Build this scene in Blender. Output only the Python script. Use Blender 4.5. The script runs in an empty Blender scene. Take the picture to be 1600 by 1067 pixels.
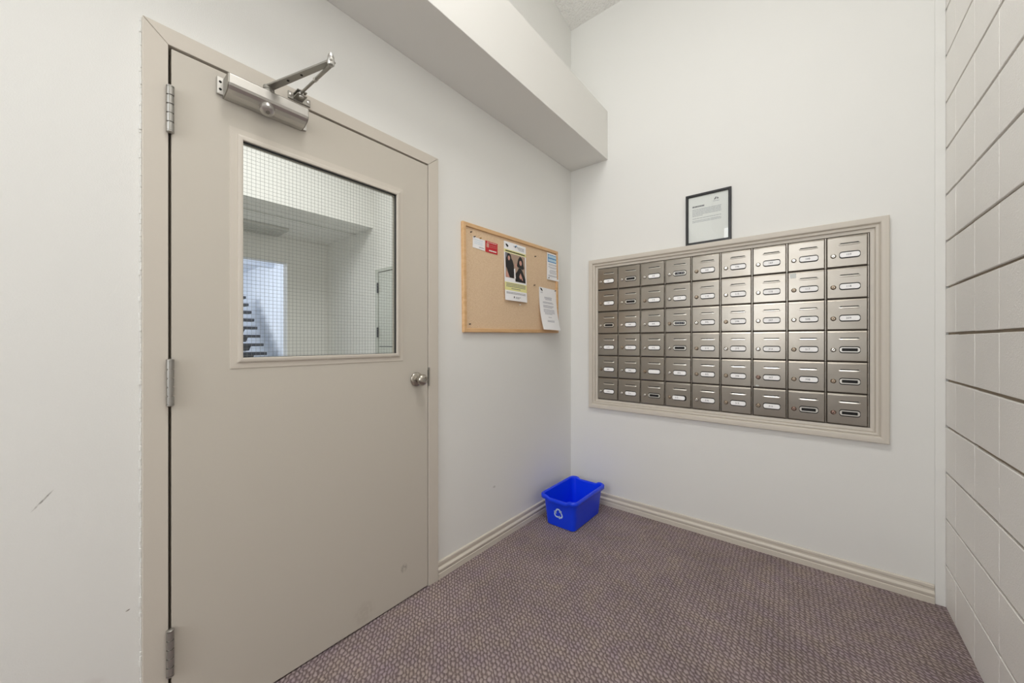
import bpy, bmesh, math, random
from mathutils import Vector, Matrix
random.seed(7)
C = bpy.context.scene.collection
S = bpy.context.scene

# ------------------------------------------------------------------ camera, world, lights, exposure
cam_d = bpy.data.cameras.new('camera'); cam = bpy.data.objects.new('camera', cam_d); C.objects.link(cam)
cam.location = (0, 0, 1.19); cam.rotation_euler = (math.radians(90), 0, math.radians(39.262))
cam_d.sensor_width = 36; cam_d.lens = 575 / 1600 * 36; cam_d.clip_start = .02
S.camera = cam
S.view_settings.view_transform = 'Standard'; S.view_settings.look = 'None'
S.view_settings.gamma = 1; S.view_settings.use_curve_mapping = False
S.view_settings.exposure = 0.0
S.cycles.max_bounces = 12; S.cycles.diffuse_bounces = 8; S.cycles.glossy_bounces = 5; S.cycles.transparent_max_bounces = 12
S.cycles.caustics_reflective = False; S.cycles.caustics_refractive = False
w = bpy.data.worlds.new('world'); S.world = w; w.use_nodes = True
w.node_tree.nodes['Background'].inputs[0].default_value = (.85, .93, 1, 1)
w.node_tree.nodes['Background'].inputs[1].default_value = 1.2

def area(name, loc, rot, sx, sy, watts, col):
    d = bpy.data.lights.new(name, 'AREA'); d.shape = 'RECTANGLE'; d.size = sx; d.size_y = sy
    d.energy = watts; d.color = col
    o = bpy.data.objects.new(name, d); C.objects.link(o); o.location = loc
    o.rotation_euler = tuple(math.radians(a) for a in rot)
    return o
area('vestibule_lamp', (-.45, .40, 3.66), (0, 0, 0), 1.1, .5, 20.5, (1, .998, .99))
area('transom_fill', (-.5, -2.66, 2.75), (84, 0, 0), 1.5, 1.0, 23, (.97, .985, 1))  # unseen fill added for soft light from above and behind
area('entrance_fill', (-.6, -2.66, 1.52), (90, 0, -4), .6, .85, 17, (.97, .985, 1))  # unseen fill light added to brighten the lower walls
area('lobby_lamp', (-2.9, 1.0, 3.5), (0, 0, 0), 1.2, 1.2, 41, (1, 1, .99))
area('stairwell_daylight', (-9.0, .1, 2.5), (66, 0, 0), 3.0, 1.0, 88, (.93, .955, 1))

# ------------------------------------------------------------------ helpers
def lin(c):
    return tuple(((v / 255) / 12.92 if v / 255 <= .04045 else ((v / 255 + .055) / 1.055) ** 2.4) for v in c) + (1,)

def mat(name, col, rough=.6, metal=0, bump=None, var=None, spec=None, aniso=None):
    m = bpy.data.materials.new(name); m.use_nodes = True; nt = m.node_tree; b = nt.nodes['Principled BSDF']
    c = lin(col); b.inputs['Base Color'].default_value = c
    b.inputs['Roughness'].default_value = rough; b.inputs['Metallic'].default_value = metal
    if spec is not None: b.inputs['Specular IOR Level'].default_value = spec
    tc = nt.nodes.new('ShaderNodeNewGeometry')
    if bump:
        sc, st, dist = bump[:3]
        n = nt.nodes.new('ShaderNodeTexNoise'); n.inputs['Scale'].default_value = sc; n.inputs['Detail'].default_value = 3
        if len(bump) > 3:
            mp = nt.nodes.new('ShaderNodeMapping'); mp.inputs['Scale'].default_value = bump[3]
            nt.links.new(tc.outputs['Position'], mp.inputs[0]); nt.links.new(mp.outputs[0], n.inputs['Vector'])
        else: nt.links.new(tc.outputs['Position'], n.inputs['Vector'])
        bp = nt.nodes.new('ShaderNodeBump'); bp.inputs['Strength'].default_value = st; bp.inputs['Distance'].default_value = dist
        nt.links.new(n.outputs[0], bp.inputs['Height']); nt.links.new(bp.outputs[0], b.inputs['Normal'])
    if var:
        sc, col2, lo, hi = var[:4]
        n2 = nt.nodes.new('ShaderNodeTexNoise'); n2.inputs['Scale'].default_value = sc; n2.inputs['Detail'].default_value = 4
        if len(var) > 4:
            mp2 = nt.nodes.new('ShaderNodeMapping'); mp2.inputs['Scale'].default_value = var[4]
            nt.links.new(tc.outputs['Position'], mp2.inputs[0]); nt.links.new(mp2.outputs[0], n2.inputs['Vector'])
        else: nt.links.new(tc.outputs['Position'], n2.inputs['Vector'])
        r = nt.nodes.new('ShaderNodeValToRGB'); r.color_ramp.elements[0].position = lo; r.color_ramp.elements[1].position = hi
        r.color_ramp.elements[0].color = c; r.color_ramp.elements[1].color = lin(col2)
        nt.links.new(n2.outputs[0], r.inputs[0]); nt.links.new(r.outputs[0], b.inputs['Base Color'])
    return m

def add_marks(m, marks):
    """small dirt spots / scratches that belong to the paint: (centre, radii, colour, strength)"""
    nt = m.node_tree; b = nt.nodes['Principled BSDF']; inp = b.inputs['Base Color']
    geo = nt.nodes.new('ShaderNodeNewGeometry')
    nz = nt.nodes.new('ShaderNodeTexNoise'); nz.inputs['Scale'].default_value = 60; nt.links.new(geo.outputs['Position'], nz.inputs['Vector'])
    for cen, rad, col, st, rot in marks:
        mp = nt.nodes.new('ShaderNodeMapping'); mp.vector_type = 'TEXTURE'
        mp.inputs['Location'].default_value = cen; mp.inputs['Scale'].default_value = rad; mp.inputs['Rotation'].default_value = (math.radians(rot), 0, 0)
        nt.links.new(geo.outputs['Position'], mp.inputs[0])
        ln = nt.nodes.new('ShaderNodeVectorMath'); ln.operation = 'LENGTH'; nt.links.new(mp.outputs[0], ln.inputs[0])
        mr = nt.nodes.new('ShaderNodeMapRange'); mr.inputs[1].default_value = .5; mr.inputs[2].default_value = 1.1
        mr.inputs[3].default_value = st; mr.inputs[4].default_value = 0
        nt.links.new(ln.outputs['Value'], mr.inputs[0])
        mu = nt.nodes.new('ShaderNodeMath'); mu.operation = 'MULTIPLY'; nt.links.new(mr.outputs[0], mu.inputs[0])
        m2 = nt.nodes.new('ShaderNodeMapRange'); m2.inputs[1].default_value = .3; m2.inputs[2].default_value = .6; nt.links.new(nz.outputs[0], m2.inputs[0])
        nt.links.new(m2.outputs[0], mu.inputs[1])
        mx = nt.nodes.new('ShaderNodeMix'); mx.data_type = 'RGBA'
        if inp.is_linked: nt.links.new(inp.links[0].from_socket, mx.inputs[6])
        else: mx.inputs[6].default_value = inp.default_value
        mx.inputs[7].default_value = lin(col); nt.links.new(mu.outputs[0], mx.inputs[0]); nt.links.new(mx.outputs[2], inp)

class MB:
    def __init__(s): s.v = []; s.f = []; s.mi = []
    def add(s, vs, fs, mi=0):
        k = len(s.v); s.v += [tuple(v) for v in vs]; s.f += [tuple(i + k for i in f) for f in fs]; s.mi += [mi] * len(fs); return s
    def box(s, x0, x1, y0, y1, z0, z1, mi=0):
        return s.add([(x, y, z) for x in (x0, x1) for y in (y0, y1) for z in (z0, z1)],
                     [(0, 1, 3, 2), (4, 6, 7, 5), (0, 4, 5, 1), (2, 3, 7, 6), (0, 2, 6, 4), (1, 5, 7, 3)], mi)
    def cyl(s, p0, p1, r0, r1=None, n=20, mi=0, caps=True):
        r1 = r0 if r1 is None else r1; p0 = Vector(p0); p1 = Vector(p1); d = (p1 - p0).normalized()
        a = d.orthogonal().normalized(); b = d.cross(a)
        vs = []
        for p, r in ((p0, r0), (p1, r1)):
            for i in range(n):
                t = 2 * math.pi * i / n; vs.append(p + (a * math.cos(t) + b * math.sin(t)) * r)
        fs = [(i, (i + 1) % n, n + (i + 1) % n, n + i) for i in range(n)]
        if caps: fs += [tuple(reversed(range(n))), tuple(range(n, 2 * n))]
        return s.add(vs, fs, mi)
    def lathe(s, o, d, prof, n=28, mi=0):
        """prof: (distance along d, radius)"""
        o = Vector(o); d = Vector(d).normalized(); a = d.orthogonal().normalized(); b = d.cross(a); vs = []; fs = []
        for h, r in prof:
            for i in range(n):
                t = 2 * math.pi * i / n; vs.append(o + d * h + (a * math.cos(t) + b * math.sin(t)) * max(r, 1e-5))
        for k in range(len(prof) - 1):
            for i in range(n):
                j = (i + 1) % n; fs.append((k * n + i, k * n + j, (k + 1) * n + j, (k + 1) * n + i))
        fs.append(tuple(reversed(range(n)))); fs.append(tuple(range((len(prof) - 1) * n, len(prof) * n)))
        return s.add(vs, fs, mi)
    def prism(s, poly, f0, f1, mi=0):
        """poly of (a,b); f0/f1 map (a,b) to 3-D for the two ends"""
        n = len(poly); vs = [f0(*p) for p in poly] + [f1(*p) for p in poly]
        return s.add(vs, [tuple(reversed(range(n))), tuple(range(n, 2 * n))] + [(i, (i + 1) % n, n + (i + 1) % n, n + i) for i in range(n)], mi)
    def build(s, name, mats, parent=None, bevel=0, seg=2, smooth=False, kind=None, loc=None):
        if not isinstance(mats, (list, tuple)): mats = [mats]
        if parent is not None:
            org = Vector((0, 0, 0)); p = parent
            while p is not None: org = org + p.location; p = p.parent
        elif loc is not None: org = Vector(loc)
        else:
            xs, ys, zs = zip(*s.v); org = Vector(((min(xs) + max(xs)) / 2, (min(ys) + max(ys)) / 2, min(zs)))
        me = bpy.data.meshes.new(name)
        me.from_pydata([tuple(Vector(v) - org) for v in s.v], [], s.f)
        for m in mats: me.materials.append(m)
        for p_, k in zip(me.polygons, s.mi): p_.material_index = k
        bm = bmesh.new(); bm.from_mesh(me)
        bmesh.ops.recalc_face_normals(bm, faces=bm.faces)
        if bevel:
            es = [e for e in bm.edges if len(e.link_faces) == 2 and e.calc_face_angle(0) > .5]
            bmesh.ops.bevel(bm, geom=es, offset=bevel, segments=seg, affect='EDGES', profile=.5, clamp_overlap=True)
        bm.to_mesh(me); bm.free()
        if smooth:
            for p_ in me.polygons: p_.use_smooth = True
            if smooth != 'all':
                try: me.set_sharp_from_angle(angle=math.radians(35))
                except Exception: pass
        o = bpy.data.objects.new(name, me); C.objects.link(o)
        if parent is not None: o.parent = parent
        else: o.location = org
        if kind: o['kind'] = kind
        return o

def tag(o, label, cat, group=None, kind=None):
    o['label'] = label; o['category'] = cat
    if group: o['group'] = group
    if kind: o['kind'] = kind
    return o
def empty(name, loc, label=None, cat=None, group=None, kind=None):
    o = bpy.data.objects.new(name, None); C.objects.link(o); o.location = loc; o.empty_display_size = .05
    if label: tag(o, label, cat, group)
    if kind: o['kind'] = kind
    return o
def mesh_from_text(txt, size, m, name):
    cu = bpy.data.curves.new('t', 'FONT'); cu.body = txt; cu.size = size; cu.align_x = 'CENTER'; cu.align_y = 'CENTER'; cu.resolution_u = 2
    cu.extrude = .0001
    o = bpy.data.objects.new('t', cu); C.objects.link(o)
    bpy.context.view_layer.update()
    me = bpy.data.meshes.new_from_object(o.evaluated_get(bpy.context.evaluated_depsgraph_get()))
    bpy.data.objects.remove(o); me.name = name; me.materials.clear(); me.materials.append(m); return me

# ------------------------------------------------------------------ materials
M = {}
M['wall'] = mat('painted_drywall', (230, 230, 227), .62, bump=(330, .22, .0012))
M['wall2'] = mat('painted_block', (241, 239, 235), .5, bump=(200, .6, .003))
M['mortar'] = mat('raked_joint', (150, 137, 120), .9, bump=(200, .5, .002))
M['soffit'] = mat('soffit_paint', (226, 225, 221), .65, bump=(330, .15, .001))
M['ceil'] = mat('stippled_ceiling', (235, 234, 231), .85, bump=(75, 1.0, .012))
M['taupe'] = mat('taupe_enamel', (206, 199, 188), .42, bump=(140, .12, .0012))
M['taupe_door'] = mat('taupe_door_enamel', (199, 193, 182), .40, bump=(110, .10, .001))
M['base'] = mat('taupe_baseboard', (212, 205, 193), .4)
M['dark'] = mat('dark_gap', (22, 19, 16), .8)  # near-black stands in for shade inside the door gaps
M['reveal_shade'] = mat('black_reveal_shade', (26, 27, 26), .5)  # black stands for the unlit reveal round the glass
M['alu'] = mat('brushed_aluminium', (205, 203, 199), .33, 1, bump=(400, .05, .0005))
M['alu_dull'] = mat('grey_cast_metal', (165, 162, 155), .42, .9)
M['hinge'] = mat('satin_hinge_steel', (170, 168, 163), .38, .9)
M['nickel'] = mat('satin_nickel', (178, 172, 162), .24, 1)
M['bronze'] = mat('dark_bronze_door', (70, 60, 52), .5)
M['mould'] = mat('taupe_moulding', (206, 199, 188), .45)
M['oak'] = mat('light_oak', (226, 188, 142), .45, var=(60, (208, 164, 114), .3, .75, (1, .12, 1)))
M['cork'] = mat('cork', (230, 204, 172), .9, var=(420, (206, 172, 136), .42, .72), bump=(400, .4, .001))
M['white'] = mat('white_paper', (246, 246, 248), .6)
M['cream'] = mat('cream_paper', (238, 236, 228), .6)
M['yellow'] = mat('yellow_print', (236, 232, 160), .6)
M['ink'] = mat('grey_ink', (120, 120, 128), .7)
M['ink_lt'] = mat('pale_ink', (172, 174, 184), .7)
M['black'] = mat('black_ink', (26, 24, 26), .6)
M['red'] = mat('red_card', (200, 26, 40), .45)
M['blue_print'] = mat('blue_print', (64, 140, 200), .55)
M['blue_lt'] = mat('pale_blue_print', (190, 218, 236), .55)
M['skin'] = mat('photo_flesh', (205, 155, 140), .6)
M['tan'] = mat('photo_tan', (176, 152, 134), .6)
M['frame_blk'] = mat('black_picture_frame', (30, 30, 32), .3)
M['bin'] = mat('blue_plastic', (6, 62, 240), .32, spec=.5)
M['bin_white'] = mat('white_moulded_print', (200, 225, 250), .5)
M['pin'] = mat('dark_pin', (60, 45, 40), .35, .3)
M['pin_brass'] = mat('brass_pin', (190, 150, 80), .3, .8)
M['pin_white'] = mat('white_pin', (240, 238, 232), .35)
M['box'] = mat('mailbox_body_steel', (92, 84, 74), .5, .8)
M['holder'] = mat('holder_rim', (222, 220, 214), .3, .7)
M['card'] = mat('mailbox_card', (255, 255, 255), .5)
M['slotdark'] = mat('dark_slot', (18, 17, 16), .7)
M['lock_chrome'] = mat('chrome_lock', (215, 212, 206), .18, 1)
M['lock_dull'] = mat('dull_brass_lock', (168, 152, 134), .35, .9)
M['lock_red'] = mat('coppery_lock', (156, 130, 118), .35, .9)
M['tape'] = mat('translucent_tape', (200, 204, 200), .3)
M['lobby'] = mat('lobby_paint', (230, 229, 226), .7)
M['lobby_dk'] = mat('lobby_soffit_paint', (190, 190, 186), .8)
M['stairwall'] = mat('stairwell_paint', (226, 231, 240), .6)
M['tread'] = mat('dark_stair_tread', (52, 56, 64), .55)
M['lobby_door'] = mat('lobby_door_enamel', (196, 199, 192), .5)
M['wire'] = mat('glass_wire', (140, 144, 140), .4, .5)

# brushed steel of the mailbox doors
m = mat('brushed_steel', (160, 154, 145), .30, .95, bump=(150, .06, .0006, (14, 1, .5)), var=(5, (150, 143, 133), .35, .7))
M['steel'] = m
M['lip'] = mat('steel_lip_highlight', (214, 210, 203), .34, .9)  # door steel made lighter, so the lip's highlight is in the colour
# glass: clear with surface reflection
m = bpy.data.materials.new('wired_glass'); m.use_nodes = True; nt = m.node_tree; nt.nodes.clear()
out = nt.nodes.new('ShaderNodeOutputMaterial'); mix = nt.nodes.new('ShaderNodeMixShader'); lw = nt.nodes.new('ShaderNodeLayerWeight'); lw.inputs['Blend'].default_value = .5
pw_ = nt.nodes.new('ShaderNodeMath'); pw_.operation = 'POWER'; pw_.inputs[1].default_value = 5; nt.links.new(lw.outputs['Facing'], pw_.inputs[0])
fr = nt.nodes.new('ShaderNodeMath'); fr.operation = 'MULTIPLY_ADD'; fr.inputs[1].default_value = .96; fr.inputs[2].default_value = .035; nt.links.new(pw_.outputs[0], fr.inputs[0])
tr = nt.nodes.new('ShaderNodeBsdfTransparent'); tr.inputs[0].default_value = (.965, .975, .963, 1)
gl = nt.nodes.new('ShaderNodeBsdfGlossy'); gl.inputs['Roughness'].default_value = .02
nt.links.new(fr.outputs[0], mix.inputs[0]); nt.links.new(tr.outputs[0], mix.inputs[1]); nt.links.new(gl.outputs[0], mix.inputs[2]); nt.links.new(mix.outputs[0], out.inputs[0])
M['glass'] = m
# lamp diffuser
m = bpy.data.materials.new('lamp_diffuser'); m.use_nodes = True; b = m.node_tree.nodes['Principled BSDF']
b.inputs['Emission Color'].default_value = (1, .95, .88, 1); b.inputs['Emission Strength'].default_value = 5; M['diffuser'] = m

# carpet: staggered loops in diagonal ribs
m = bpy.data.materials.new('loop_carpet'); m.use_nodes = True; nt = m.node_tree; b = nt.nodes['Principled BSDF']
b.inputs['Roughness'].default_value = .95; b.inputs['Specular IOR Level'].default_value = .15
N = nt.nodes.new; L = nt.links.new
geo = N('ShaderNodeNewGeometry')
ns = N('ShaderNodeTexNoise'); ns.inputs['Scale'].default_value = 42; L(geo.outputs['Position'], ns.inputs['Vector'])
sub = N('ShaderNodeVectorMath'); sub.operation = 'SUBTRACT'; L(ns.outputs['Color'], sub.inputs[0]); sub.inputs[1].default_value = (.5, .5, .5)
scl = N('ShaderNodeVectorMath'); scl.operation = 'SCALE'; L(sub.outputs[0], scl.inputs[0]); scl.inputs['Scale'].default_value = .022
ad = N('ShaderNodeVectorMath'); ad.operation = 'ADD'; L(geo.outputs['Position'], ad.inputs[0]); L(scl.outputs[0], ad.inputs[1])
mp = N('ShaderNodeMapping'); mp.inputs['Rotation'].default_value = (0, 0, math.radians(-50)); L(ad.outputs[0], mp.inputs[0])
sp = N('ShaderNodeSeparateXYZ'); L(mp.outputs[0], sp.inputs[0])
def cosn(sock, period):
    a = N('ShaderNodeMath'); a.operation = 'MULTIPLY'; a.inputs[1].default_value = 2 * math.pi / period; L(sock, a.inputs[0])
    c = N('ShaderNodeMath'); c.operation = 'COSINE'; L(a.outputs[0], c.inputs[0]); return c.outputs[0]
cx, cy = cosn(sp.outputs[0], .027), cosn(sp.outputs[1], .025)
mu = N('ShaderNodeMath'); mu.operation = 'MULTIPLY'; L(cx, mu.inputs[0]); L(cy, mu.inputs[1])
cr = cosn(sp.outputs[0], .0135)
ma = N('ShaderNodeMath'); ma.operation = 'MULTIPLY_ADD'; L(cr, ma.inputs[0]); ma.inputs[1].default_value = .55; ng = N('ShaderNodeMath'); ng.operation = 'MULTIPLY'; ng.inputs[1].default_value = -.85; L(mu.outputs[0], ng.inputs[0]); L(ng.outputs[0], ma.inputs[2])
fn = N('ShaderNodeTexNoise'); fn.inputs['Scale'].default_value = 500; fn.inputs['Detail'].default_value = 2; L(geo.outputs['Position'], fn.inputs['Vector'])
hh = N('ShaderNodeMath'); hh.operation = 'MULTIPLY_ADD'; L(fn.outputs[0], hh.inputs[0]); hh.inputs[1].default_value = 1.3; L(ma.outputs[0], hh.inputs[2])
rp = N('ShaderNodeMapRange'); rp.inputs[1].default_value = -.45; rp.inputs[2].default_value = 1.15; L(hh.outputs[0], rp.inputs[0])
cl = N('ShaderNodeTexNoise'); cl.inputs['Scale'].default_value = 13; cl.inputs['Detail'].default_value = 3; L(geo.outputs['Position'], cl.inputs['Vector'])
r1 = N('ShaderNodeValToRGB'); e = r1.color_ramp.elements; e[0].position = .3; e[0].color = lin((178, 161, 167)); e[1].position = .7; e[1].color = lin((184, 168, 160))
x = e.new(.5); x.color = lin((181, 165, 164)); L(cl.outputs[0], r1.inputs[0])
dk = N('ShaderNodeMix'); dk.data_type = 'RGBA'; dk.inputs[6].default_value = lin((86, 69, 70)); L(rp.outputs[0], dk.inputs[0]); L(r1.outputs[0], dk.inputs[7])
big = N('ShaderNodeTexNoise'); big.inputs['Scale'].default_value = 3.2; big.inputs['Detail'].default_value = 3; L(geo.outputs['Position'], big.inputs['Vector'])
bm_ = N('ShaderNodeMapRange'); bm_.inputs[1].default_value = .35; bm_.inputs[2].default_value = .7; bm_.inputs[3].default_value = .88; bm_.inputs[4].default_value = 1.08; L(big.outputs[0], bm_.inputs[0])
ml = N('ShaderNodeMix'); ml.data_type = 'RGBA'; ml.blend_type = 'MULTIPLY'; ml.inputs[0].default_value = 1; L(dk.outputs[2], ml.inputs[6]); L(bm_.outputs[0], ml.inputs[7])
L(ml.outputs[2], b.inputs['Base Color'])
bp = N('ShaderNodeBump'); bp.inputs['Strength'].default_value = .8; bp.inputs['Distance'].default_value = .003; L(hh.outputs[0], bp.inputs['Height']); L(bp.outputs[0], b.inputs['Normal'])
M['carpet'] = m

# wear marks that belong to the paint
M['wall_l'] = mat('left_wall_paint', (230, 230, 227), .62, bump=(300, .3, .0014))
add_marks(M['wall_l'], [((-1.46, -.03, .80), (.05, .0022, .028), (95, 88, 80), .8, -38), ((-1.46, .115, .45), (.05, .005, .002), (80, 60, 45), .9, 20),
                        ((-1.46, .03, .27), (.05, .05, .04), (190, 170, 160), .35, 0), ((-1.46, 1.62, .33), (.05, .012, .008), (120, 115, 108), .4, 0)])
add_marks(M['taupe_door'], [((-1.447, .99, .155), (.05, .018, .022), (110, 102, 92), .55, 0), ((-1.447, .80, .06), (.05, .05, .05), (150, 140, 126), .2, 0),
                            ((-1.447, .95, 1.22), (.05, .03, .02), (150, 142, 130), .25, 0)])
XA, XF, YB, XC = -1.46, -1.445, 2.513, .462
YR = -2.6
def ceil_z(y): return 3.61 + .233 * (YB - y)

# ------------------------------------------------------------------ the setting
tag(MB().box(XA - .14, .62, YR - .1, 2.7, -.1, 0).build('floor', M['carpet']), 'mauve-brown loop carpet covering the vestibule floor', 'carpet', kind='structure')
tag(MB().box(-12.2, XA - .14, -.7, 3.1, -.1, -.001).build('floor', M['lobby_dk']), 'pale floor of the lobby beyond the door glass', 'floor', kind='structure')

mb = MB()
mb.box(XA - .14, XA, YR, .150, 0, 5.2).box(XA - .14, XA, 1.180, YB, 0, 5.2).box(XA - .14, XA, .150, 1.180, 2.09, 5.2)
tag(mb.build('wall_left', M['wall_l']), 'off-white wall holding the door and the corkboard', 'wall', kind='structure')

mb = MB(); a0, a1, b0, b1 = -1.2345, .2185, .762, 1.729
mb.box(XA - .14, a0, YB, YB + .16, 0, 3.9).box(a1, .62, YB, YB + .16, 0, 3.9).box(a0, a1, YB, YB + .16, 0, b0).box(a0, a1, YB, YB + .16, b1, 3.9).box(a0, a1, YB + .15, YB + .16, b0, b1)
tag(mb.build('wall_back', M['wall']), 'off-white end wall with the recessed mailboxes', 'wall', kind='structure')

# end-wall trim strip by the block wall
tag(MB().box(.429, .4615, YB - .008, YB - .0002, 0, 3.6).build('trim_1', M['wall'], bevel=.002), 'white corner strip between end wall and block wall', 'trim', kind='structure')

# bulkhead along the left wall
mb = MB().box(XA + .0005, -1.155, YR, YB - .0005, 2.512, 2.862)
tag(mb.build('wall_bulkhead', M['soffit'], bevel=.002), 'boxed off-white bulkhead running above the door', 'bulkhead', kind='structure')

# sloped ceiling
mb = MB(); zc0, zc1 = ceil_z(YR - .1), ceil_z(YB + .02)
mb.add([(XA, YR - .1, zc0), (.6, YR - .1, zc0), (.6, YB + .02, zc1), (XA, YB + .02, zc1), (XA, YR - .1, zc0 + .1), (.6, YR - .1, zc0 + .1), (.6, YB + .02, zc1 + .1), (XA, YB + .02, zc1 + .1)],
       [(0, 1, 2, 3), (7, 6, 5, 4), (0, 4, 5, 1), (1, 5, 6, 2), (2, 6, 7, 3), (3, 7, 4, 0)])
tag(mb.build('ceiling', M['ceil']), 'white stippled ceiling sloping above the vestibule', 'ceiling', kind='structure')

# block wall: every block its own piece
wr = empty('wall_right', (XC, .6, 0), kind='structure'); tag(wr, 'cream painted stack-bond block wall with raked joints', 'wall', kind='structure')
MB().box(XC + .009, XC + .14, YR, YB, 0, 5.2).build('backing', M['mortar'], wr)
zs = [0] + [.189 + .207 * k for k in range(24)]
ys = [YB, 2.362, 2.130, 1.899, 1.668] + [1.668 - .231 * k for k in range(1, 19)]
def block_mesh(h, wd):
    m_ = MB().box(0, .0105, -wd / 2, wd / 2, -h / 2, h / 2); me = bpy.data.meshes.new('block'); me.from_pydata(m_.v, [], m_.f)
    bm = bmesh.new(); bm.from_mesh(me); bmesh.ops.recalc_face_normals(bm, faces=bm.faces)
    es = [e for e in bm.edges if all(v.co.x < .001 for v in e.verts) and abs(e.verts[0].co.z - e.verts[1].co.z) < 1e-5]
    bmesh.ops.bevel(bm, geom=es, offset=.0016, segments=1, affect='EDGES'); bm.to_mesh(me); bm.free(); me.materials.append(M['wall2']); return me
cache = {}; rest = MB()
for i in range(len(ys) - 1):
    y1, y0 = ys[i], ys[i + 1]
    for k in range(len(zs) - 1):
        z0, z1 = zs[k], zs[k + 1]; g = .0052 + random.uniform(-.0008, .0008)
        h = z1 - z0 - 2 * g if k else z1 - g; wd = y1 - y0
        zc = (z0 + z1) / 2 if k else h / 2; yc = (y0 + y1) / 2
        if i < 11:
            key = (round(h, 3), round(wd, 3))
            if key not in cache: cache[key] = block_mesh(*key)
            o = bpy.data.objects.new('block', cache[key]); C.objects.link(o); o.parent = wr
            o.location = (random.uniform(-.0004, .0002), yc - .6, zc + random.uniform(-.0006, .0006))
        else:
            rest.box(XC, XC + .0085, y0 + .001, y1 - .001, zc - h / 2, zc + h / 2)
rest.build('block', M['wall2'], wr, kind='stuff')
for i in range(1, 11):          # paint ridges over the filled upright joints
    y = ys[i]; b_ = MB()
    for k in range(len(zs) - 1):
        z0 = zs[k] + .007; z1 = zs[k + 1] - .007; n = 7
        for j in range(n):
            p0 = z0 + (z1 - z0) * j / n; p1 = z0 + (z1 - z0) * (j + 1) / n; r = random.uniform(.0012, .0030); t = random.uniform(.0006, .0011)
            b_.box(XC - t, XC + .001, y - r, y + r, p0, p1)
    b_.build('joint_ridge', M['wall2'], wr, bevel=.0006, seg=1)

# rear wall (behind the camera) with an added transom window
mb = MB(); mb.box(XA - .14, -1.0, YR - .14, YR, 0, 2.15).box(0, .62, YR - .14, YR, 0, 2.15).box(-1.0, 0, YR - .14, YR, 2.05, 2.15).box(XA - .14, .62, YR - .14, YR, 3.35, 5.2).box(XA - .14, -1.3, YR - .14, YR, 2.15, 3.35).box(.3, .62, YR - .14, YR, 2.15, 3.35)
tag(mb.build('wall_rear', M['wall']), 'off-white wall behind the viewer with an added high window', 'wall', kind='structure')
wf = empty('window_added', (-.5, YR, 2.15), kind='structure'); tag(wf, 'unseen transom window added for high fill light', 'window', kind='structure')  # window added out of view to house the high fill
mb = MB(); mb.box(-1.3, .3, YR - .1, YR - .02, 2.15, 2.2).box(-1.3, .3, YR - .1, YR - .02, 3.3, 3.35).box(-1.3, -1.25, YR - .1, YR - .02, 2.2, 3.3).box(.25, .3, YR - .1, YR - .02, 2.2, 3.3)
mb.build('window_frame', M['taupe'], wf)

d3 = empty('door_added', (-.5, YR, 0), kind='structure'); tag(d3, 'unseen entrance door added around the low fill light', 'door', kind='structure')  # added unseen door: holds the low fill, darkens the mailbox reflections
MB().box(-.995, -.915, YR - .05, YR - .01, .01, 2.045).box(-.085, -.005, YR - .05, YR - .01, .01, 2.045).box(-.915, -.085, YR - .05, YR - .01, 1.965, 2.045).box(-.915, -.085, YR - .05, YR - .01, .01, 1.08).build('door_leaf', M['bronze'], d3)
# baseboards (profile with a groove)
PROF = [(0, 0), (.014, 0), (.0145, .027), (.0125, .029), (.0125, .032), (.014, .034), (.0145, .046), (.010, .053), (.0065, .056), (.0065, .066), (.0095, .070), (.0095, .081), (.006, .085), (0, .085)]
def bb_y(y0, y1, name, lab):
    mb = MB().prism(PROF, lambda d, z: (XA + .0003 + d, y0, z), lambda d, z: (XA + .0003 + d, y1, z))
    tag(mb.build(name, M['base'], smooth=True), lab, 'baseboard', kind='structure')
bb_y(1.190, YB - .001, 'baseboard_left', 'taupe grooved baseboard between the door frame and corner')
bb_y(YR, .140, 'baseboard_left', 'taupe grooved baseboard on the hinge side of the door')
mb = MB().prism(PROF, lambda d, z: (XA + .015, YB - .0003 - d, z), lambda d, z: (.4275, YB - .0003 - d, z))
tag(mb.build('baseboard_back', M['base'], smooth=True), 'taupe grooved baseboard under the mailboxes', 'baseboard', kind='structure')

# caulk line and old paint drips beside the door frame
mb = MB(); z = 0.0
while z < 2.09:
    dz = random.uniform(.008, .02); t = random.uniform(.002, .006); mb.box(XA, XA + t, .142 - random.uniform(.002, .006), .1425, z, z + dz); z += dz
mb.build('trim_2', M['wall'], bevel=.001, seg=1, kind='structure')
tag(bpy.data.objects['trim_2'], 'uneven caulk bead along the door frame', 'trim', kind='structure')

# ------------------------------------------------------------------ the door
door = empty('door_1', (XF, .66, 0), kind='structure'); tag(door, 'taupe metal door with wired-glass window and round knob', 'door', kind='structure')
def pr(poly, x0, x1): return MB().prism(poly, lambda a, b: (x0, a, b), lambda a, b: (x1, a, b))
G = .0005
pr([(.142, 0), (.1955, 0), (.1955, 2.0495 + G), (.142, 2.099)], XA - .145, XF).build('door_jamb', M['taupe'], door, bevel=.0016)
pr([(1.1275, 0), (1.188, 0), (1.188, 2.099), (1.1275, 2.0495 + G)], XA - .145, XF).build('door_jamb', M['taupe'], door, bevel=.0016)
pr([(.1425, 2.100), (.1960, 2.0505), (1.1270, 2.0505), (1.1875, 2.100)], XA - .145, XF).build('door_head', M['taupe'], door, bevel=.0016)
# stop behind the leaf, coloured near-black as the shade in the gap
mb = MB().box(XA - .07, XA - .04, .196, .215, 0, 2.05).box(XA - .07, XA - .04, 1.108, 1.127, 0, 2.05).box(XA - .07, XA - .04, .196, 1.127, 2.03, 2.05)
mb.build('door_stop', M['dark'], door)
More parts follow.
